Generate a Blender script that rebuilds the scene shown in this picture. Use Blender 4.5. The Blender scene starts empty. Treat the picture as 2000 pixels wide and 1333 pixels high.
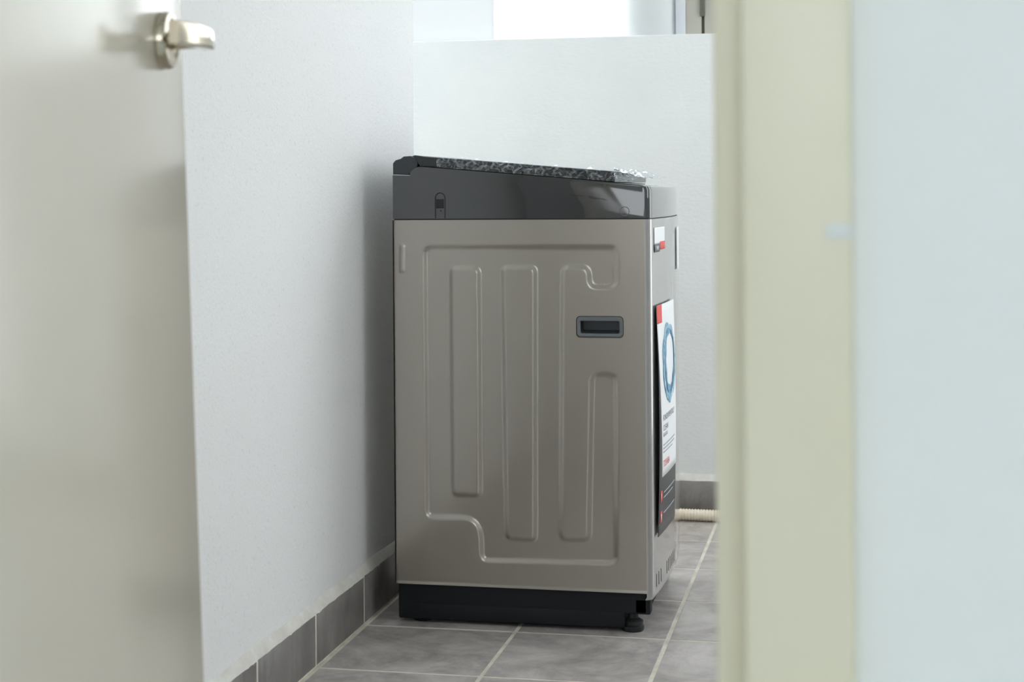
import bpy, bmesh, math, random
import numpy as np
from mathutils import Vector, Matrix
random.seed(7); rng = np.random.default_rng(7)
scene = bpy.context.scene
col = scene.collection

# ------------------------------------------------------------------ camera
F, YAW, ROLL, CY = 3225.66, 0.205853, 0.007471, 371.80       # pixels of a 2000 x 1333 frame
CAM = Vector((1.07585, -3.51668, 0.96185))
FW = Vector((-math.sin(YAW), math.cos(YAW), 0)); RT = Vector((math.cos(YAW), math.sin(YAW), 0)); UP = Vector((0, 0, 1))
cr, sr = math.cos(ROLL), math.sin(ROLL)
cam = bpy.data.cameras.new('camera'); camo = bpy.data.objects.new('camera', cam); col.objects.link(camo)
R_ = cr*RT - sr*UP; U_ = sr*RT + cr*UP
m = Matrix(((R_.x, U_.x, -FW.x, CAM.x), (R_.y, U_.y, -FW.y, CAM.y), (R_.z, U_.z, -FW.z, CAM.z), (0, 0, 0, 1)))
camo.matrix_world = m
cam.sensor_width = 36; cam.lens = F/2000*36; cam.shift_y = -(666.5-CY)/2000
cam.clip_start = .02; cam.clip_end = 100
cam.dof.use_dof = True; cam.dof.focus_distance = 3.62; cam.dof.aperture_fstop = 6.3
scene.camera = camo

def ray(u, v):
    du, dv = u-1000, v-CY
    a = cr*du - sr*dv; b = sr*du + cr*dv
    return FW + RT*(a/F) - UP*(b/F)
def on(u, v, ax, val):                                        # where a pixel's ray meets the plane axis = val
    d = ray(u, v); t = (val-CAM[ax])/d[ax]; return CAM + d*t

# ------------------------------------------------------------------ sky, exposure
world = bpy.data.worlds.new('World'); scene.world = world; world.use_nodes = True
bg = world.node_tree.nodes['Background']; bg.inputs[0].default_value = (.925, .963, 1.0, 1); bg.inputs[1].default_value = 2.6
vs = scene.view_settings; vs.view_transform = 'Standard'; vs.look = 'None'; vs.gamma = 1; vs.use_curve_mapping = False
vs.exposure = 0.50
scene.cycles.max_bounces = 14; scene.cycles.diffuse_bounces = 8; scene.cycles.transparent_max_bounces = 12
scene.cycles.use_denoising = True

# ------------------------------------------------------------------ materials
def lin(c):
    return tuple(((x/255+.055)/1.055)**2.4 if x/255 > .04045 else x/255/12.92 for x in c)
MATS = {}
def mat(name, rgb, rough=.5, metal=0., coat=0., coat_rough=.05, spec=.5, ior=None):
    M = bpy.data.materials.new(name); M.use_nodes = True
    b = M.node_tree.nodes['Principled BSDF']
    b.inputs['Base Color'].default_value = (*lin(rgb), 1); b.inputs['Roughness'].default_value = rough
    b.inputs['Metallic'].default_value = metal; b.inputs['Coat Weight'].default_value = coat
    b.inputs['Coat Roughness'].default_value = coat_rough; b.inputs['Specular IOR Level'].default_value = spec
    if ior: b.inputs['IOR'].default_value = ior
    MATS[name] = M; return M
def N(M, t, **kw):
    n = M.node_tree.nodes.new(t)
    for k, v in kw.items(): setattr(n, k, v)
    return n
def L(M, a, b): M.node_tree.links.new(a, b)
def noise_col(M, c1, c2, scale, detail=6, coords='pos', rand=False, lo=.35, hi=.65, stretch=(1, 1, 1), rough=.6):
    b = M.node_tree.nodes['Principled BSDF']
    n = N(M, 'ShaderNodeTexNoise'); n.noise_dimensions = '4D'
    n.inputs['Scale'].default_value = scale; n.inputs['Detail'].default_value = detail; n.inputs['Roughness'].default_value = rough
    g = N(M, 'ShaderNodeNewGeometry'); mp = N(M, 'ShaderNodeMapping'); mp.inputs['Scale'].default_value = stretch
    L(M, g.outputs['Position'], mp.inputs['Vector']); L(M, mp.outputs[0], n.inputs['Vector'])
    if rand:
        oi = N(M, 'ShaderNodeObjectInfo'); mu = N(M, 'ShaderNodeMath', operation='MULTIPLY'); mu.inputs[1].default_value = 30
        L(M, oi.outputs['Random'], mu.inputs[0]); L(M, mu.outputs[0], n.inputs['W'])
    n.inputs['Distortion'].default_value = .5 if rand else 0
    r = N(M, 'ShaderNodeValToRGB'); r.color_ramp.elements[0].position = lo; r.color_ramp.elements[1].position = hi
    r.color_ramp.elements[0].color = (*lin(c1), 1); r.color_ramp.elements[1].color = (*lin(c2), 1)
    L(M, n.outputs['Fac'], r.inputs[0]); L(M, r.outputs[0], b.inputs['Base Color'])
    return n, r
def bump(M, scale, strength, dist, detail=4, stretch=(1, 1, 1), rough=.6):
    b = M.node_tree.nodes['Principled BSDF']
    n = N(M, 'ShaderNodeTexNoise'); n.inputs['Scale'].default_value = scale; n.inputs['Detail'].default_value = detail; n.inputs['Roughness'].default_value = rough
    g = N(M, 'ShaderNodeNewGeometry'); mp = N(M, 'ShaderNodeMapping'); mp.inputs['Scale'].default_value = stretch
    L(M, g.outputs['Position'], mp.inputs['Vector']); L(M, mp.outputs[0], n.inputs['Vector'])
    u = N(M, 'ShaderNodeBump'); u.inputs['Strength'].default_value = strength; u.inputs['Distance'].default_value = dist
    L(M, n.outputs['Fac'], u.inputs['Height']); L(M, u.outputs[0], b.inputs['Normal'])

M = mat('plaster', (236, 238, 237), .8, spec=.25); noise_col(M, (224, 227, 227), (238, 239, 238), 130, 4, lo=.30, hi=.42); bump(M, 190, .6, .0026, 5)
M = mat('plaster_back', (238, 240, 239), .8, spec=.25); noise_col(M, (235, 238, 237), (241, 243, 242), 4.0); bump(M, 60, .5, .003, 5, (1, 1, 1.8))
M = mat('hall_paint', (232, 235, 234), .6, spec=.3); noise_col(M, (230, 233, 232), (234, 237, 236), 2.0)
M = mat('ceiling_paint', (240, 242, 242), .9, spec=.2)
M = mat('tile', (120, 117, 114), .27, spec=.5); noise_col(M, (150, 143, 139), (208, 201, 197), 7, 9, rand=True, lo=.33, hi=.66, rough=.68); bump(M, 22, .12, .002, 6)
M = mat('skirting', (112, 110, 108), .42); noise_col(M, (104, 100, 98), (150, 145, 142), 9, 9, rand=True, lo=.33, hi=.68, stretch=(1, 1, .5), rough=.68)
M = mat('grout', (205, 199, 184), .85); noise_col(M, (196, 190, 175), (230, 225, 212), 14)
M = mat('mortar', (224, 222, 214), .85); noise_col(M, (212, 208, 198), (232, 231, 226), 16); bump(M, 60, .5, .003)
M = mat('door_paint', (214, 208, 193), .17, spec=.4); noise_col(M, (211, 205, 190), (217, 211, 197), 1.6)
M = mat('frame_paint', (222, 217, 194), .35); noise_col(M, (219, 213, 189), (226, 221, 200), 1.5)
M = mat('nickel', (184, 176, 158), .12, metal=1)
M = mat('cabinet_paint', (164, 157, 149), .30, metal=.9, coat=1.0, coat_rough=.06); noise_col(M, (161, 154, 146), (167, 160, 152), 900, 1)
M = mat('cabinet_paint_sky_sheen', (158, 157, 155), .34, metal=.6, coat=1.0, coat_rough=.05); M.node_tree.nodes['Principled BSDF'].inputs['Coat IOR'].default_value = 2.0  # same paint as the cabinet; sky reflection put into a greyer colour and coat
M = mat('panel_gloss', (46, 47, 50), .05, spec=.6, coat=1.0, coat_rough=.03)
M = mat('lid_dark', (38, 42, 46), .22)
M = mat('hinge_dark', (48, 54, 58), .4)
M = mat('base_dark', (26, 28, 32), .7, spec=.3)
M = mat('rubber', (28, 29, 32), .55)
M = mat('handle_grey', (106, 110, 113), .35)
M = mat('handle_pocket', (66, 70, 76), .45)
M = mat('seam_black', (18, 19, 20), .5)
M = mat('hose_cream', (240, 228, 205), .5); noise_col(M, (238, 224, 198), (246, 238, 222), 12)
M = mat('sticker_white', (240, 243, 245), .35)
M = mat('sticker_dark', (62, 62, 66), .4)
M = mat('sticker_red', (224, 62, 52), .4)
M = mat('ink_grey', (96, 100, 106), .5)
M = mat('ink_light', (170, 176, 182), .5)
M = mat('water_blue', (90, 170, 200), .35); noise_col(M, (52, 128, 172), (196, 232, 240), 55, 6, lo=.38, hi=.62)
M = mat('water_deep', (40, 110, 160), .35); noise_col(M, (38, 92, 140), (110, 186, 214), 70, 6, lo=.35, hi=.65)
M = mat('hinge_olive', (104, 106, 94), .5)
M = mat('window_beige', (196, 194, 182), .45)
M = mat('window_white', (226, 230, 236), .4)
M = mat('latch_pale', (216, 220, 218), .4)
M = mat('column_paint', (222, 226, 227), .8)
M = mat('outside_ground', (150, 152, 148), .9)
# frosted pane: lets the sky glow through
M = bpy.data.materials.new('frosted'); M.use_nodes = True; nt = M.node_tree; nt.nodes.clear()
o = N(M, 'ShaderNodeOutputMaterial'); tr = N(M, 'ShaderNodeBsdfTranslucent'); tr.inputs[0].default_value = (.60, .61, .61, 1)
gl = N(M, 'ShaderNodeBsdfGlossy'); gl.inputs['Roughness'].default_value = .4; mx = N(M, 'ShaderNodeMixShader'); mx.inputs[0].default_value = .04
L(M, tr.outputs[0], mx.inputs[1]); L(M, gl.outputs[0], mx.inputs[2]); L(M, mx.outputs[0], o.inputs[0]); MATS['frosted'] = M
# clear window glass
M = bpy.data.materials.new('glass'); M.use_nodes = True; nt = M.node_tree; nt.nodes.clear()
o = N(M, 'ShaderNodeOutputMaterial'); tr = N(M, 'ShaderNodeBsdfTransparent'); tr.inputs[0].default_value = (.96, .98, .98, 1)
gl = N(M, 'ShaderNodeBsdfGlossy'); gl.inputs['Roughness'].default_value = .02; fr = N(M, 'ShaderNodeFresnel'); fr.inputs[0].default_value = 1.4; mx = N(M, 'ShaderNodeMixShader')
L(M, fr.outputs[0], mx.inputs[0]); L(M, tr.outputs[0], mx.inputs[1]); L(M, gl.outputs[0], mx.inputs[2]); L(M, mx.outputs[0], o.inputs[0]); MATS['glass'] = M
# crinkled clear plastic film
M = bpy.data.materials.new('film'); M.use_nodes = True; nt = M.node_tree; nt.nodes.clear()
o = N(M, 'ShaderNodeOutputMaterial'); tr = N(M, 'ShaderNodeBsdfTransparent'); tr.inputs[0].default_value = (.93, .95, .96, 1)
gl = N(M, 'ShaderNodeBsdfGlossy'); gl.inputs['Roughness'].default_value = .12; gl.inputs[0].default_value = (.95, .97, 1, 1)
fr = N(M, 'ShaderNodeLayerWeight'); fr.inputs[0].default_value = .5; mx = N(M, 'ShaderNodeMixShader')
L(M, fr.outputs['Facing'], mx.inputs[0]); L(M, tr.outputs[0], mx.inputs[1]); L(M, gl.outputs[0], mx.inputs[2]); L(M, mx.outputs[0], o.inputs[0]); MATS['film'] = M

# ------------------------------------------------------------------ mesh helpers
def link(name, me, m, parent=None):
    o = bpy.data.objects.new(name, me); col.objects.link(o)
    if m: me.materials.append(MATS[m])
    if parent: o.parent = parent
    return o
def mesh(name, verts, faces, m, parent=None, smooth=False):
    me = bpy.data.meshes.new(name); me.from_pydata([tuple(v) for v in verts], [], faces)
    bm = bmesh.new(); bm.from_mesh(me); bmesh.ops.remove_doubles(bm, verts=bm.verts, dist=1e-6); bmesh.ops.recalc_face_normals(bm, faces=bm.faces); bm.to_mesh(me); bm.free()
    o = link(name, me, m, parent)
    if smooth:
        for p in me.polygons: p.use_smooth = True
        if smooth != True: me.set_sharp_from_angle(angle=smooth)
    return o
def box_bm(bm, a, b, bev=0, seg=2):
    r = bmesh.ops.create_cube(bm, size=1)['verts']
    a, b = Vector(a), Vector(b)
    for v in r: v.co = Vector(((a[i]+b[i])/2 + v.co[i]*(b[i]-a[i]) for i in range(3)))
    if bev:
        es = list({e for v in r for e in v.link_edges}); bmesh.ops.bevel(bm, geom=es, offset=bev, segments=seg, affect='EDGES', profile=.5)
def boxes(name, lst, m, parent=None, bev=0, seg=2):
    bm = bmesh.new()
    for a, b in lst: box_bm(bm, a, b, bev, seg)
    me = bpy.data.meshes.new(name); bm.to_mesh(me); bm.free()
    o = link(name, me, m, parent)
    if bev:
        for p in me.polygons: p.use_smooth = True
        me.set_sharp_from_angle(angle=math.radians(50))
    return o
def box(name, a, b, m, parent=None, bev=0, seg=2): return boxes(name, [(a, b)], m, parent, bev, seg)
def loft(loops, cap0=True, cap1=True, closed=True):
    n = len(loops[0]); V = [p for l in loops for p in l]; Fc = []
    for i in range(len(loops)-1):
        for j in range(n if closed else n-1):
            k = (j+1) % n; Fc.append((i*n+j, i*n+k, (i+1)*n+k, (i+1)*n+j))
    if cap0: Fc.append(tuple(range(n)))
    if cap1: Fc.append(tuple((len(loops)-1)*n+j for j in range(n)))
    return V, Fc
def empty(name, loc=(0, 0, 0), parent=None):
    o = bpy.data.objects.new(name, None); col.objects.link(o); o.location = loc; o.empty_display_size = .1
    if parent: o.parent = parent
    return o
def struct(o, label=None):
    o['kind'] = 'structure'
    if label: o['label'] = label
    return o
def tag(o, label, cat, group=None):
    o['label'] = label; o['category'] = cat
    if group: o['group'] = group
    return o
def tube(path, rad, seg=20):                                   # path points, a radius for each
    P = [Vector(p) for p in path]; loops = []
    for i, p in enumerate(P):
        t = (P[min(i+1, len(P)-1)] - P[max(i-1, 0)]).normalized()
        s = t.cross(Vector((0, 0, 1))); s = s.normalized() if s.length > 1e-4 else Vector((1, 0, 0)); w = s.cross(t)
        loops.append([p + (s*math.cos(q) + w*math.sin(q))*rad[i] for q in [2*math.pi*k/seg for k in range(seg)]])
    return loft(loops)
def rrect(w, h, r, n=5):                                       # rounded rectangle, centred
    out = []
    for cx, cy, a0 in ((w/2-r, h/2-r, 0), (-w/2+r, h/2-r, 90), (-w/2+r, -h/2+r, 180), (w/2-r, -h/2+r, 270)):
        for k in range(n+1):
            a = math.radians(a0 + 90*k/n); out.append((cx+r*math.cos(a), cy+r*math.sin(a)))
    return out

# ------------------------------------------------------------------ room shell
T = .333; A1 = .341                                            # tile pitch, width of the first column of tiles
XW = -.013                                                     # plaster face of the left wall
YB = 1.335                                                     # plaster face of the parapet
HC = 2.6; ZP = 1.417                                           # ceiling, top of parapet
XR = 2.35
YD0, YD1 = -2.45, -2.35                                        # wall with the doorway
struct(box('wall_left', (XW-.12, YD1, 0), (XW, .494, HC), 'plaster'))
struct(box('wall_recess', (-2.12, .374, 0), (-2.0, YB+.12, .16), 'plaster'))
struct(box('wall_return', (-2.0, .374, 0), (XW-.12, .494, HC), 'plaster'))
struct(box('wall_back', (-2.0, YB, 0), (XR, YB+.12, ZP), 'plaster_back', bev=.004))
struct(boxes('wall_right', [((XR, YD1, 0), (XR+.12, .40, 1.0)), ((XR, YD1, 2.3), (XR+.12, .52, HC)), ((XR, YD1, 1.0), (XR+.12, -1.2, 2.3)), ((XR, -.4, 1.0), (XR+.12, .40, 2.3)), ((XR, -1.2, 1.0), (XR+.12, -.4, 1.25)), ((XR, .40, 0), (XR+.12, YB+.12, .16))], 'plaster'))
struct(boxes('ceiling', [((-1.05, YD1, HC), (XR+.12, .494, HC+.1)), ((-2.12, .494, HC), (XR+.12, 1.28, HC+.1))], 'ceiling_paint'))   # roofed part; the strip along the parapet lies open to the sky

# floor: grout bed with every tile a piece of its own
floor = struct(boxes('floor', [((-1.05, YD0, -.08), (XR, .494, -.0009)), ((-2.0, .494, -.08), (XR, YB, -.0009))], 'grout'))
g = .0088
xs = [0.0035, A1] + [A1+T*k for k in range(1, 8)]
xs = [x for x in xs if x < XR-.05] + [XR]
xl = [-2.0, -1.66, -1.33, -1.0, -.66, -.33]
ys = [T*k for k in range(-8, 4)] + [YB-.012]
ys = [YD1] + [y for y in ys if y > YD1+.02]
tm = {}
def tile_piece(x0, x1, y0, y1):
    key = (round(x1-x0, 4), round(y1-y0, 4))
    if key not in tm:
        bm = bmesh.new(); box_bm(bm, (-(x1-x0-g)/2, -(y1-y0-g)/2, -.009), ((x1-x0-g)/2, (y1-y0-g)/2, 0), .0006, 1)
        me = bpy.data.meshes.new('tile'); bm.to_mesh(me); bm.free(); me.materials.append(MATS['tile']); tm[key] = me
    o = bpy.data.objects.new('tile', tm[key]); col.objects.link(o); o.parent = floor
    o.location = ((x0+x1)/2, (y0+y1)/2, random.uniform(-.0004, .0004))
for i in range(len(xs)-1):
    for j in range(len(ys)-1): tile_piece(xs[i], xs[i+1], ys[j], ys[j+1])
for x0, x1 in zip(xl, xl[1:]+[0.0035]):
    for y0, y1 in zip([.494, .667, 1.0], [.667, 1.0, YB-.012]): tile_piece(x0, x1, y0, y1)

# tile skirting
SH = .107
def skirting(name, pts, axis, face, back, ends):
    s = struct(empty(name))
    for k in range(len(pts)-1):
        a, b = pts[k]+.0042, pts[k+1]-.0042; h = SH + random.uniform(-.0012, .0012)
        if axis == 'y': o = box('tile', (min(face, back), a, .0035), (max(face, back), b, h), 'skirting', s, .0008, 1)
        else: o = box('tile', (a, min(face, back), .0035), (b, max(face, back), h), 'skirting', s, .0008, 1)
    # grout behind the joints, then the smeared mortar fillet along the top edge
    if axis == 'y': box('grout_bed', (min(face, back), pts[0], 0), (max(face, back)-.0005, pts[-1], SH-.002), 'grout', s)
    else: box('grout_bed', (pts[0], min(face, back)+.0005, 0), (pts[-1], max(face, back), SH-.002), 'grout', s)
    n = int((pts[-1]-pts[0])/.012); loops = []
    for k in range(n+1):
        t = pts[0]+(pts[-1]-pts[0])*k/n
        zt = SH + .020 + .002*math.sin(t*17) + random.uniform(-.0006, .0006); d = random.uniform(-.0006, .0006); zb = SH - .0005 + .002*math.sin(t*31)*math.sin(t*7)
        w = (face-back); sgn = 1 if w > 0 else -1
        prof = [(back-sgn*.004, zb-.002), (face-sgn*.0004+d, zb-.001), (face-sgn*.002+d, zb+.005), (back+sgn*.0012, zt), (back-sgn*.004, zt)]
        loops.append([Vector((p, t, z)) if axis == 'y' else Vector((t, p, z)) for p, z in prof])
    V, Fc = loft(loops); mesh('mortar_fillet', V, Fc, 'mortar', s, smooth=math.radians(40))
    return s
yl = [YD1+.003] + [T*k for k in range(-7, 2)] + [.494]
skirting('baseboard_left', yl, 'y', 0.0, XW, None)
skirting('baseboard_back', [-2.0, -1.66, -1.33, -1.0, -.66, -.33, .003, .336, .72, 1.05, 1.38, 1.71, 2.04, XR-.002], 'x', YB-.0125, YB, None)

# ------------------------------------------------------------------ opening above the parapet
def onb(u, y): return on(u, 60, 1, y).x
w2 = struct(empty('window_2', (0, 0, 0)))                      # frosted sash over the left end of the opening
x0, x1 = -2.0, onb(965, YB+.08)
box('pane', (x0, YB+.075, ZP), (x1, YB+.081, 2.36), 'frosted', w2)
# round column and beige window frame at the right end
xc0, xc1 = onb(1223, YB+.09), onb(1326, YB+.09); rc = (xc1-xc0)/2
V, Fc = loft([[Vector(((xc0+xc1)/2+rc*math.cos(a)*1.0, YB+.06+.055*math.sin(a), z)) for a in [2*math.pi*k/48 for k in range(48)]] for z in (ZP, 2.36)])
struct(mesh('wall_column', V, Fc, 'column_paint', smooth=math.radians(40)))
w1 = struct(empty('window_1', (0, 0, 0)))
yw = YB+.03
xa, xb, xcg, xd = onb(1320, yw), onb(1339, yw), onb(1370, yw), onb(1376, yw)
box('reveal_strip', (xa, yw-.004, ZP), (xb, yw+.06, 2.36), 'window_white', w1, .002)
box('window_frame', (xb, yw, ZP), (xcg, yw+.06, 2.36), 'window_beige', w1, .002)
box('weather_seal', (xcg, yw+.012, ZP), (xd, yw+.05, 2.36), 'hinge_olive', w1)
zs = on(1372, 32, 1, yw).z
box('hinge_leaf', (xcg-.004, yw-.006, zs), (xd, yw+.01, zs+.22), 'hinge_olive', w1, .0015)
box('sash_stile', (xd, yw, ZP), (xd+.062, yw+.05, 2.36), 'window_beige', w1, .002)
box('sash_stile', (XR-.07, yw, ZP), (XR-.005, yw+.05, 2.36), 'window_beige', w1, .002)
box('sash_rail', (xd+.062, yw, ZP), (XR-.07, yw+.05, ZP+.05), 'window_beige', w1, .002)
box('sash_rail', (xd+.062, yw, 2.30), (XR-.07, yw+.05, 2.36), 'window_beige', w1, .002)
box('pane', (xd+.062, yw+.02, ZP+.05), (XR-.07, yw+.026, 2.30), 'glass', w1)

# ------------------------------------------------------------------ doorway wall, frame and the hall the camera stands in
yf = YD0-.018                                                  # front face of the frame
xf0, xf1 = on(1449, 600, 1, yf).x, on(1667, 600, 1, yf).x      # face of the right jamb
xs0 = on(1396, 600, 1, YD0+.03).x                              # edge of its stop
XH = .405; fw_ = xf1-xf0                                       # hinge side of the opening
struct(boxes('wall_front', [((-1.05, YD0, 0), (XH-fw_+.01, YD1, HC)), ((xf1-.01, YD0, 0), (XR+.12, YD1, HC)), ((XH-fw_+.01, YD0, 2.14), (xf1-.01, YD1, HC))], 'hall_paint'))
fr_ = struct(empty('trim_1', (0, 0, 0)))
def jamb(xo, xi, xst):                                         # outer edge, inner edge, edge of stop
    s = 1 if xo > xi else -1
    box('jamb', (min(xo, xi), yf, 0), (max(xo, xi), YD1+.012, 2.10), 'frame_paint', fr_, .004, 3)
    box('door_stop', (min(xi, xst), YD0+.03, 0), (max(xi, xst), YD1-.035, 2.09), 'frame_paint', fr_, .003, 3)
jamb(xf1, xf0, xs0); jamb(XH-fw_, XH, XH+.015)
box('head', (XH-fw_, yf, 2.09), (xf1, YD1+.012, 2.15), 'frame_paint', fr_, .004, 3)
p = on(1640, 452, 1, yf)
box('latch_plate', (on(1612, 452, 1, yf).x, yf-.0015, p.z-.005), (on(1664, 452, 1, yf).x, yf+.002, p.z+.005), 'latch_pale', fr_, .001)
struct(box('floor', (-1.05, -6.0, -.08), (XR+.4, YD0, 0), 'hall_paint')).name = 'floor_hall'
struct(box('ceiling_hall', (-1.05, -6.0, HC), (XR+.4, YD0, HC+.1), 'ceiling_paint'))
struct(box('wall_hall_left', (-1.17, -6.0, 0), (-1.05, YD0, HC), 'hall_paint'))
struct(box('wall_hall_right', (XR+.28, -6.0, 0), (XR+.4, YD0, HC), 'hall_paint'))
struct(boxes('wall_hall_back', [((-1.05, -6.12, 0), (XR+.4, -6.0, .9)), ((-1.05, -6.12, 2.3), (XR+.4, -6.0, HC)), ((-1.05, -6.12, .9), (.1, -6.0, 2.3)), ((2.35, -6.12, .9), (XR+.4, -6.0, 2.3))], 'hall_paint'))

# ------------------------------------------------------------------ the open door
door = struct(empty('door_1'))
al = math.radians(-8); TH = .038; WD = .60
fe = CAM + ray(376, 666)*1.86                                  # the free edge, where the view meets it half-way down
LEAN = .0275
dx = Vector((math.sin(al), math.cos(al), 0)); nx = Vector((math.cos(al), -math.sin(al), 0))
up = (Vector((0, 0, 1)) - nx*LEAN).normalized(); nl = dx.cross(up).normalized()
if nl.x < 0: nl = -nl
# local frame: X along the leaf from the free edge towards the hinge, Y out of the visible face, Z up the leaf
Md = Matrix(((-dx.x, nl.x, up.x, 0), (-dx.y, nl.y, up.y, 0), (-dx.z, nl.z, up.z, 0), (0, 0, 0, 1)))
org = fe - up*(fe.z/up.z); Md.translation = org
door.matrix_world = Md
box('leaf', (0, -TH, .012), (WD, 0, 2.07), 'door_paint', door, .003, 3)
zh = 1.126; xh = .085
hd = empty('handle', (xh, 0, zh), door)
def disc(prof, seg=40):                                        # profile (radius, height) turned about local Y
    return loft([[Vector((r*math.cos(a), h, r*math.sin(a))) for a in [2*math.pi*k/seg for k in range(seg)]] for r, h in prof])
V, Fc = disc([(.031, 0), (.031, .009), (.029, .012), (.024, .013), (.0225, .011)]); mesh('rose', V, Fc, 'nickel', hd, smooth=math.radians(35))
V, Fc = disc([(.0105, .008), (.0105, .02), (.0098, .042)]); mesh('neck', V, Fc, 'nickel', hd, smooth=math.radians(35))
loops = []
for k in range(15):
    t = k/14; x = -.012 + t*.098; w = .0065 + .0012*math.cos(t*3); h = .0110 + .0015*t
    yy = .047 + .004*math.sin(t*math.pi) - .010*t*t
    loops.append([Vector((x, yy+a, b)) for a, b in rrect(2*w, 2*h, .003, 3)])
V, Fc = loft(loops); mesh('lever', V, Fc, 'nickel', hd, smooth=math.radians(35))
hb = empty('handle', (xh, -TH, zh), door)                      # its twin on the far face
V, Fc = disc([(.031, 0), (.031, -.007), (.029, -.010), (.0105, -.011), (.0100, -.046)]); mesh('rose', V, Fc, 'nickel', hb, smooth=math.radians(35))
mesh('lever', [(v.x, -v.y, v.z) for l in loops for v in l], loft(loops)[1], 'nickel', hb, smooth=math.radians(35))
box('latch_bolt', (-.009, -TH/2-.006, zh-.008), (.002, -TH/2+.006, zh+.008), 'nickel', door, .001)

# ------------------------------------------------------------------ washing machine
YS, WM = .03, .55                                              # visible side, width
YE = YS+WM
def side(u, v):
    p = on(u, v, 1, YS); return p.x, p.z
X0, X1 = .063, .640
ZB, ZS = .088, .8985                                           # bottom edge and top seam of the steel cabinet
RC = .014
def fx(y):
    t = (y-(YS+YE)/2)/(WM/2); x = X1 + .013*(1-t*t)
    d = min(y-YS, YE-y)
    if d < RC: x -= RC - math.sqrt(max(0, RC*RC-(RC-d)**2))
    return x
fys = [YS + RC*(1-math.cos(math.radians(a))) for a in (0, 8, 18, 30, 45, 60, 75, 90)]
ymid = [YS+RC + (WM-2*RC)*k/30 for k in range(1, 30)]
fyl = fys + ymid + [YE-(y-YS) for y in reversed(fys)]
wm = tag(empty('washing_machine', (0, 0, 0)), 'taupe metallic top-loading washing machine with black top panel beside the wall', 'washing machine')
# cabinet: far side, back and bottom
xf = X1-RC
V = [(xf, YE, ZB), (X0, YE, ZB), (X0, YS, ZB), (xf, YS, ZB)]
Fc = [(0, 1, 5, 4), (1, 2, 6, 5)]
V += [(x, y, ZS-.0015) for x, y, z in V[:4]]; Fc += [(4, 5, 6, 7)]
mesh('cabinet', V, Fc, 'cabinet_paint', wm)
# bowed front panel
V, Fc = loft([[Vector((fx(y), y, z)) for y in fyl] for z in (.074, .080, ZB, .3, .6, ZS-.004, ZS-.0015)], False, False, closed=False)
V2 = [Vector((v.x-(.004 if i < len(fyl) else 0), v.y, v.z)) for i, v in enumerate(V)]
mesh('front_panel', V2, Fc, 'cabinet_paint_sky_sheen', wm, smooth=True)
# pressed side panel with its sunk labyrinth
def rounded(poly, r, n=6, big=()):
    out = []; P = [np.array(p) for p in poly]
    for i in range(len(P)):
        a, b, c = P[i-1], P[i], P[(i+1) % len(P)]
        d1 = (a-b)/np.linalg.norm(a-b); d2 = (c-b)/np.linalg.norm(c-b)
        rr_ = .045 if i in big else r
        k = min(rr_, .48*np.linalg.norm(a-b), .45*np.linalg.norm(c-b)); p1, p2 = b+d1*k, b+d2*k
        for q in range(n+1):
            t = q/n; out.append((1-t)**2*p1 + 2*t*(1-t)*b + t*t*p2)
    return np.array(out)
def sdf(poly, X, Z):
    d = np.full(X.shape, 1e9); ins = np.zeros(X.shape, bool)
    for i in range(len(poly)):
        a, b = poly[i-1], poly[i]; e = b-a; wx, wz = X-a[0], Z-a[1]; L2 = e@e
        if L2 < 1e-14: continue
        t = np.clip((wx*e[0]+wz*e[1])/L2, 0, 1); d = np.minimum(d, np.hypot(wx-t*e[0], wz-t*e[1]))
        c = ((a[1] <= Z) & (b[1] > Z)) | ((b[1] <= Z) & (a[1] > Z))
        with np.errstate(divide='ignore', invalid='ignore'):
            xi = a[0] + (Z-a[1])*(e[0]/e[1] if abs(e[1]) > 1e-12 else 0)
        ins ^= c & (X < xi)
    return np.where(ins, -d, d)
outer = [(1203, 483), (1204, 561), (1152, 561), (1149, 522), (1098, 522), (1095, 1056), (1150, 1056), (1156, 732), (1202, 732), (1203, 1101), (941, 1095), (938, 1012), (834, 1010), (830, 483)]
isl_a = [(880, 524), (935, 524), (938, 970), (884, 968)]
isl_b = [(981, 522), (1045, 522), (1045, 1057), (989, 1053)]
slot = [(782, 478), (790, 478), (789, 532), (781, 532)]
NX, NZ = 250, 350
gx = np.concatenate([[X0, X0+.0006, X0+.002, X0+.004], np.linspace(X0+.006, xf, NX-4)]); gz = np.linspace(ZB, ZS-.0015, NZ)
GX, GZ = np.meshgrid(gx, gz)
S = lambda pl: np.array([side(u, v) for u, v in pl])
dd = sdf(rounded(S(outer), .017, 8, (11,)), GX, GZ)
for il in (isl_a, isl_b): dd = np.maximum(dd, -sdf(rounded(S(il), .013), GX, GZ))
def sm(t): t = np.clip(t, 0, 1); return t*t*(3-2*t)
dep = .0044*sm(.5-dd/.013)                                     # metres pressed in
dep -= .002*sm(.5-sdf(rounded(S(slot), .004), GX, GZ)/.006)
GY = YS + dep
el = GX-X0; GY = GY + np.where(el < .006, .006-np.sqrt(np.clip(.006**2-(.006-el)**2, 0, None)), 0)
GY = GY - .0012*sm(1-(GZ-ZB)/.008)                             # rolled lower lip
hc = np.array(side(1171.5, 639)); HW, HH = .104, .047
verts = np.stack([GX, GY, GZ], -1).reshape(-1, 3); faces = []
inh = (np.abs(GX-hc[0]) < .0445) & (np.abs(GZ-hc[1]) < .0165)
for j in range(NZ-1):
    for i in range(NX-1):
        if inh[j, i] and inh[j+1, i+1]: continue
        k = j*NX+i; faces.append((k, k+1, k+1+NX, k+NX))
me = bpy.data.meshes.new('side_panel'); me.from_pydata(verts.tolist(), [], faces)
for p in me.polygons: p.use_smooth = True
link('side_panel', me, 'cabinet_paint', wm)
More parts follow.
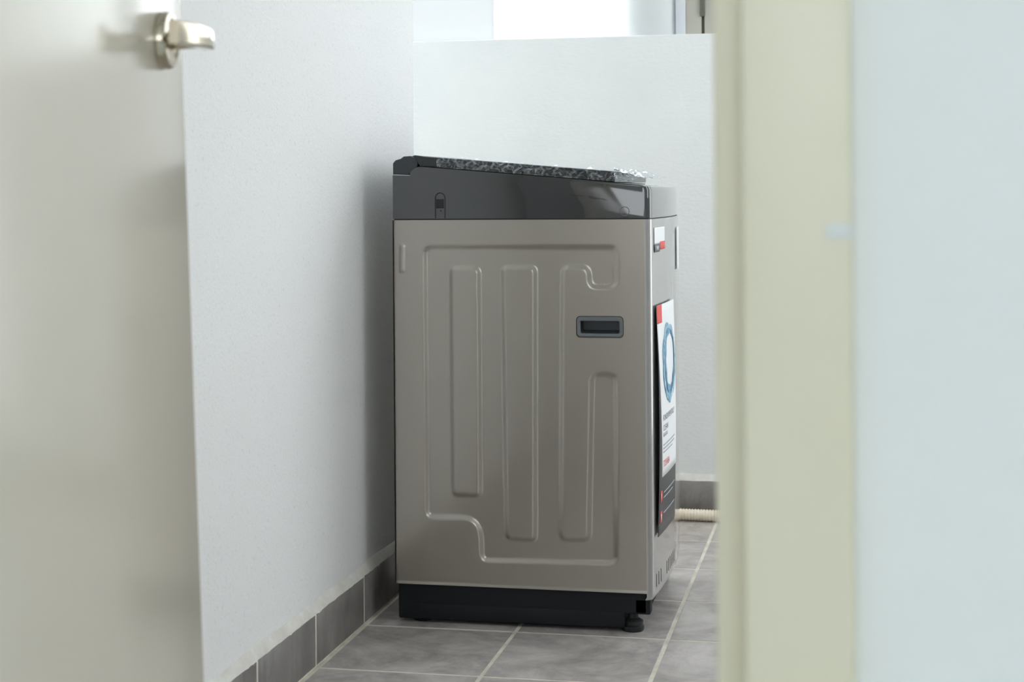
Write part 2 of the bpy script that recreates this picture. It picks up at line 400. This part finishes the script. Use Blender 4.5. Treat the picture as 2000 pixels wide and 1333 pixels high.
# recessed grip
hg = empty('grip', (hc[0], YS, hc[1]), wm); hg['label'] = 'dark grey recessed carrying grip'
def rl(w, h, r, y, dz=0): return [Vector((a, y, b+dz)) for a, b in rrect(w, h, r, 6)]
V, Fc = loft([rl(HW, HH, .009, .001), rl(HW, HH, .009, -.0012), rl(HW-.003, HH-.003, .008, -.0012), rl(HW-.003, HH-.003, .008, .001)], False, False)
mesh('gasket', V, Fc, 'seam_black', hg, smooth=math.radians(30))
V, Fc = loft([rl(HW-.004, HH-.004, .0075, .001), rl(HW-.004, HH-.004, .0075, -.0015), rl(HW-.008, HH-.008, .007, -.0032), rl(HW-.014, HH-.0165, .0055, -.0028, -.0015), rl(HW-.018, HH-.020, .004, -.001, -.001), rl(HW-.0185, HH-.0205, .004, .002, -.001)], False, False)
mesh('bezel', V, Fc, 'handle_grey', hg, smooth=math.radians(35))
V, Fc = loft([rl(HW-.0185, HH-.0205, .004, .0005, -.001), rl(HW-.020, HH-.016, .004, .012, .003), rl(HW-.022, HH-.008, .004, .032, .010)], False, True)
mesh('pocket', V, Fc, 'handle_pocket', hg, smooth=math.radians(35))
# dark base and feet
boxes('base', [((X0+.004, YS+.010, .040), (X1-.014, YE-.012, ZB+.002)), ((X0+.004, YS+.010, .008), (X1-.064, YE-.012, .046))], 'base_dark', wm, .004)
for fxp, fyp in ((.591, .062), (.591, YE-.04), (.115, .075), (.115, YE-.04)):
    ft = empty('foot', (fxp, fyp, 0), wm)
    V, Fc = loft([[Vector((r*math.cos(a), r*math.sin(a), z)) for a in [2*math.pi*k/28 for k in range(28)]] for r, z in ((.022, 0), (.0245, .004), (.0245, .011), (.021, .013), (.0225, .016), (.0225, .022), (.016, .026), (.012, .028), (.012, .045))])
    mesh('pad', V, Fc, 'rubber', ft, smooth=math.radians(35))
box('foot_bracket', (.598, .040, .040), (.632, .075, .074), 'base_dark', wm, .003)
# vents in the foot of the front panel
for k in range(11):
    y = YS+.035+k*.026
    if k in (3, 4): continue
    box('vent_slot', (fx(y)-.004, y-.0025, .096), (fx(y)+.0004, y+.0025, .124), 'seam_black', wm)
# top cover with sloping sides
def ztop(x): return .9703 + (X1-x)*(1.0160-.9703)/(X1-.121)
xn, zn = side(800, 343)
prof0 = [(X0+.001, ZS+.0015)]
def cover_loop(y, yy):
    f = fx(y)-.0008; d = min(y-YS, YE-y); ch = .0015 if d < .0005 else 0
    pts = [(X0+.001, ZS+.0012), (f, ZS+.0012), (f, ztop(f)-.010-ch), (f-.003, ztop(f)-.003-ch), (f-.012, ztop(f)-ch)]
    for k in range(1, 8): pts.append((f-.012+(xn+.024-f+.012)*k/7, ztop(f-.012+(xn+.024-f+.012)*k/7)-ch))
    # notch for the hinge
    x_s = xn+.024; zt = ztop(x_s)
    for k in range(1, 8):
        a = math.radians(90*k/7); pts.append((x_s-.024*math.sin(a)*1.0 , zn-ch+(zt-zn)*math.cos(a)**1.2 if k < 7 else zn-ch))
    pts.append((X0+.001, zn+.001-ch))
    return [Vector((x, yy, z)) for x, z in pts]
loops = [cover_loop(y, y) for y in fyl]
V, Fc = loft(loops); mesh('top_cover', V, Fc, 'panel_gloss', wm, smooth=math.radians(28))
# lining seam between cover and cabinet
V, Fc = loft([[Vector((x, y, ZS+z)) for x, y in [(X0+.003, YS+.003), (X0+.003, YE-.003)] + [(fx(y)-.002, min(max(y, YS+.003), YE-.003)) for y in reversed(fyl)]] for z in (-.003, .003)])
mesh('seam', V, Fc, 'seam_black', wm)
# drain latch on the cover side
lx, lz = side(860, 400); lt = empty('latch', (lx, YS, lz), wm)
def arch(w, hb, ht, y, n=12):
    pts = [(w, hb)] + [(w*math.cos(math.pi*k/n), ht-w+w*math.sin(math.pi*k/n)) for k in range(n+1)] + [(-w, hb)]
    return [Vector((a, y, b)) for a, b in pts]
V, Fc = loft([arch(.0120, -.030, .0270, .0010), arch(.0120, -.030, .0270, -.0008), arch(.0098, -.030, .0248, -.0008), arch(.0098, -.030, .0248, .0010)], False, False, closed=False)
mesh('outline', V, Fc, 'seam_black', lt)
box('window', (-.0095, -.0006, -.0085), (.0080, .002, .0120), 'seam_black', lt, .0008)
V, Fc = disc([(.0017, .001), (.0017, -.0006)], 14); mesh('pin', [v + Vector((.0015, 0, -.0138)) for v in V], Fc, 'seam_black', lt)
# screw cap near the front
px_, pz_ = side(1220, 413)
V, Fc = loft([[Vector((px_+r*math.cos(a), YS+h, pz_+r*math.sin(a))) for a in [2*math.pi*k/32 for k in range(32)]] for r, h in ((.0105, .001), (.0105, -.0008), (.0090, -.0008), (.0088, .0002), (.0001, .0002))], False, True)
mesh('screw_cap', V, Fc, 'handle_grey', wm, smooth=math.radians(30))
# hinge block
hp = [side(u, v) for u, v in ((766, 341), (766, 319), (771, 313), (781, 310), (787, 305.5), (800, 304.5), (809, 307), (814, 314), (815, 322), (811, 331), (804, 338), (795, 342))]
V, Fc = loft([[Vector((x, y, z)) for x, z in [((hx-ox)*s+ox, (hz-oz)*s+oz) for hx, hz in hp for ox, oz in [(.10, 1.015)]]] for y, s in ((YS+.003, .94), (YS+.005, .985), (YS+.010, 1), (YE-.010, 1), (YE-.005, .985), (YE-.003, .94))])
mesh('hinge_cover', V, Fc, 'hinge_dark', wm, smooth=math.radians(30))
# lid
xl0, xl1 = .104, .5625; LT = .0235
def lid_loop(y, e):
    q = [(xl0+.004+e, ztop(xl0)+LT-.001-e*.4), (xl0+.022, ztop(xl0+.022)+.0012+e*.3), (xl1-.001-e, ztop(xl1)+.0012+e*.3), (xl1-e, ztop(xl1)+.006), (xl1-e, ztop(xl1)+LT-.004-e), (xl1-.004-e, ztop(xl1)+LT-e), (xl0+.03, ztop(xl0+.03)+LT-e), (xl0+.010, ztop(xl0)+LT+.0005-e)]
    return [Vector((x, y, z)) for x, z in q]
V, Fc = loft([lid_loop(YS+.006, .0015), lid_loop(YS+.0075, 0), lid_loop(YE-.0075, 0), lid_loop(YE-.006, .0015)])
mesh('lid', V, Fc, 'lid_dark', wm, smooth=math.radians(28))
# ridge of the lid pattern: thin lower strip
box_p = [(x, ztop(x)) for x in (xl0+.03, xl1-.002)]
V, Fc = loft([[Vector((x, YS+.0048, z+.0015)), Vector((x, YS+.0048, z+.0048)), Vector((x, YS+.008, z+.0048)), Vector((x, YS+.008, z+.0015))] for x, z in box_p])
mesh('lid_rim', V, Fc, 'seam_black', wm)

# stickers on the front panel: mapped on its bow
def fpt(y, z, off): return Vector((fx(y)+off, y, z))
def sheet(name, y0, y1, z0, z1, off, m, parent, ny=14, nz=10, yl=None, lift=None):
    def P(i, j):
        z = z0+(z1-z0)*j/nz; a = y0 if yl is None else yl(z); y = a+(y1-a)*i/ny
        o_ = off + (lift(i/ny, z) if lift else 0)
        return y, z, o_
    fr0 = [[fpt(*P(i, j)) for i in range(ny+1)] for j in range(nz+1)]
    V, Fc = loft(fr0, False, False, closed=False)
    o = mesh(name, V, Fc, m, parent, smooth=True)
    so = o.modifiers.new('thick', 'SOLIDIFY'); so.thickness = .0004; so.offset = 0
    return o
def text(name, s, y, z, h, off, m, parent, wid=None, lift=0):
    c = bpy.data.curves.new(name, 'FONT'); c.body = s; c.size = 1
    t = bpy.data.objects.new(name, c); col.objects.link(t)
    dg = bpy.context.evaluated_depsgraph_get(); me = bpy.data.meshes.new_from_object(t.evaluated_get(dg))
    bpy.data.objects.remove(t); bpy.data.curves.remove(c)
    if len(me.vertices):
        xs_ = [v.co.x for v in me.vertices]; w = max(xs_)-min(xs_); k = (wid/w) if wid else h/.7; kz = h/.7
        for v in me.vertices:
            yy = y + (v.co.x-min(xs_))*k; zz = z + v.co.y*kz; v.co = fpt(yy, zz, off)
    return link(name, me, m, parent)
lf = lambda s, z: .004 + .005*math.sin(min(1, max(0, (.70-z)/.5))*math.pi)*(1-.3*s)
SY0, SY1 = .058, .30; SZ0, SZ1 = .205, .708
ps = sheet('poster_sticker', SY0, SY1, SZ0, SZ1, .001, 'sticker_dark', wm, lift=lf, nz=24); ps['label'] = 'tall loose promotional sticker with blue water ring on the front'
LO = .001
def lsheet(name, y0, y1, z0, z1, k, m, **kw):
    return sheet(name, y0, y1, z0, z1, .001+k*.0006, m, ps, lift=lf, **kw)
ZW = .330
lsheet('white_print', SY0, SY1, ZW, SZ1, 1, 'sticker_white', nz=22, yl=lambda z: SY0+.030*max(0, min(1, (.66-z)/.30)))
lsheet('red_square', SY0, SY0+.055, .668, SZ1, 2, 'sticker_red')
# water ring: curling ribbons round a centre
def ribbon(name, cy, cz, r, a0, a1, w, ph, m, k):
    n = 40; lo_, hi_ = [], []
    for i in range(n+1):
        t = i/n; a = a0+(a1-a0)*t; rr = r*(1+.05*math.sin(3*a+ph)); ww = w*math.sin(math.pi*t)**.6*(1+.35*math.sin(7*a+ph))
        for lst, q in ((lo_, rr-ww/2), (hi_, rr+ww/2)):
            y, z = cy+q*math.cos(a), cz+q*1.02*math.sin(a); lst.append(fpt(y, z, .001+k*.0006+lf((y-SY0)/(SY1-SY0), z)))
    V, Fc = loft([lo_, hi_], False, False, closed=False); o = mesh(name, V, Fc, m, ps)
    so = o.modifiers.new('thick', 'SOLIDIFY'); so.thickness = .0004
cy_, cz_ = .195, .578
ribbon('water_ribbon', cy_, cz_, .074, .3, 6.6, .030, .4, 'water_blue', 3)
ribbon('water_ribbon', cy_, cz_, .062, 1.2, 5.2, .020, 1.7, 'water_deep', 3.6)
ribbon('water_ribbon', cy_, cz_, .083, 2.2, 7.4, .014, 2.6, 'water_blue', 4.2)
ribbon('water_ribbon', cy_, cz_, .070, 3.4, 8.6, .008, .9, 'water_deep', 4.8)
def ltext(s, y, z, h, m, wid): 
    o = text('lettering', s, y, z, h, 0, m, ps, wid)
    for v in o.data.vertices:
        v.co.x += .001+2.2*.0006 + lf((v.co.y-SY0)/(SY1-SY0), v.co.z)
ltext('FUNDAMENTALLY', .098, .452, .013, 'ink_grey', .165)
ltext('CLEAN', .098, .430, .013, 'ink_grey', .062)
for k, (z, wv) in enumerate(((.417, .075), (.398, .17), (.390, .16), (.382, .13))):
    lsheet('small_print', .098, .098+wv, z, z+(.008 if k == 0 else .003), 2, 'ink_light', nz=1)
ltext('TOSHIBA', .098, .350, .015, 'sticker_red', .085)
for z, n in ((.288, 2), (.243, 1)):
    lsheet('icon', .074, .096, z-.011, z+.013, 1.5, 'sticker_red', nz=2)
    lsheet('icon_mark', .081, .089, z-.005, z+.007, 2.2, 'sticker_white', nz=2)
    for q in range(n): lsheet('small_print', .108, .27-.03*q, z+.004-.011*q, z+.007-.011*q, 1.5, 'ink_light', nz=1)
# small energy label near the top corner
es = sheet('label_sticker', .062, .190, .842, .878, .001, 'sticker_white', wm)
sheet('red_block', .125, .190, .828, .846, .0016, 'sticker_red', es, nz=2)
sheet('dark_block', .062, .122, .824, .841, .0016, 'ink_grey', es, nz=2)
sheet('dark_block_print', .078, .106, .828, .837, .0022, 'ink_light', es, nz=2)
sheet('label_sticker', .440, .515, .768, .870, .003, 'sticker_white', wm)

# ------------------------------------------------------------------ crinkled film over the lid
fs0, fs1 = side(852, 330)[0], side(1236, 350)[0]; ns, nt_ = 190, 54
pts = []
base_n = rng.normal(size=(ns+1, nt_+1))
def smooth2(a, k):
    for _ in range(k): a = (a+np.roll(a, 1, 0)+np.roll(a, -1, 0)+np.roll(a, 1, 1)+np.roll(a, -1, 1))/5
    return a/a.std()
n1, n2 = smooth2(base_n.copy(), 3), smooth2(rng.normal(size=(ns+1, nt_+1)), 12)
n3 = smooth2(rng.normal(size=(ns+1, nt_+1)), 2)
rows = []
for i in range(ns+1):
    x = fs0+(fs1-fs0)*i/ns; row = []
    over = max(0, x-xl1)
    for j in range(nt_+1):
        if j <= 14:                                            # hanging down the near side of the lid
            h = LT*(j/14); y = YS+.0030; z = ztop(min(x, xl1))+.002+h
            amp = (.0016, 0)
        else:
            q = (j-14)/(nt_-14); y = YS+.0030+q*(WM-.012); z = ztop(min(x, xl1))+LT+.0022; amp = (.0006, 1)
        a = n1[i, j]*.5+n2[i, j]*.9
        if amp[1] == 0: y -= abs(a)*amp[0]
        else: z += abs(a)*.0009
        xx = x
        if over > 0:                                           # crumpled free end lying on the front deck
            f = over/(fs1-xl1); zd = ztop(x)+.0022
            z = zd + (z-zd-ztop(xl1)+ztop(xl1))*0 + (LT*(j/14 if j <= 14 else 1)*(1-.55*f)) + abs(n1[i, j])*.003*(1-.3*f)
            y += n2[i, j]*.004; xx += n3[i, j]*.0022 + .012*f*((j/14) if j <= 14 else 1)
            y = max(y, YS+.0015)
        row.append(Vector((xx, y, z)))
    rows.append(row)
V, Fc = loft(rows, False, False, closed=False)
fo = mesh('plastic_film', V, Fc, 'film'); tag(fo, 'clear crinkled plastic wrap lying over the lid of the washing machine', 'plastic film')

# ------------------------------------------------------------------ corrugated drain hose
hs = tag(empty('drain_hose', (.5, 1.27, 0)), 'cream corrugated drain hose lying on the tiles along the parapet', 'hose')
path, rad = [], []
x = on(1318, 1006, 1, 1.27).x; x_s = x; xe = 2.0; k = 0; st = .0022
while x < xe:
    ph = (x-x_s)/.0085; rr = .0158+.0014*math.cos(ph*2*math.pi)
    y = 1.272 - .018*math.sin((x-x_s)*3.0)*(1 if x < 1.2 else 1)
    path.append((x-.5, y-1.27, .0178)); rad.append(rr); x += st
V, Fc = tube(path, rad, 18); mesh('corrugated_pipe', V, Fc, 'hose_cream', hs, smooth=True)
cp = [(x_s-.5-.16+q*.162, .002-.06*max(0, .7-q)**2, .0165) for q in [k/12 for k in range(13)]]
V, Fc = tube(cp, [.0160]*11+[.0165, .0150], 24); mesh('cuff', V, Fc, 'hose_cream', hs, smooth=math.radians(50))

# ------------------------------------------------------------------ ground outside
struct(box('floor_outside', (-30, YB+.6, -6.1), (30, 60, -6), 'outside_ground'))
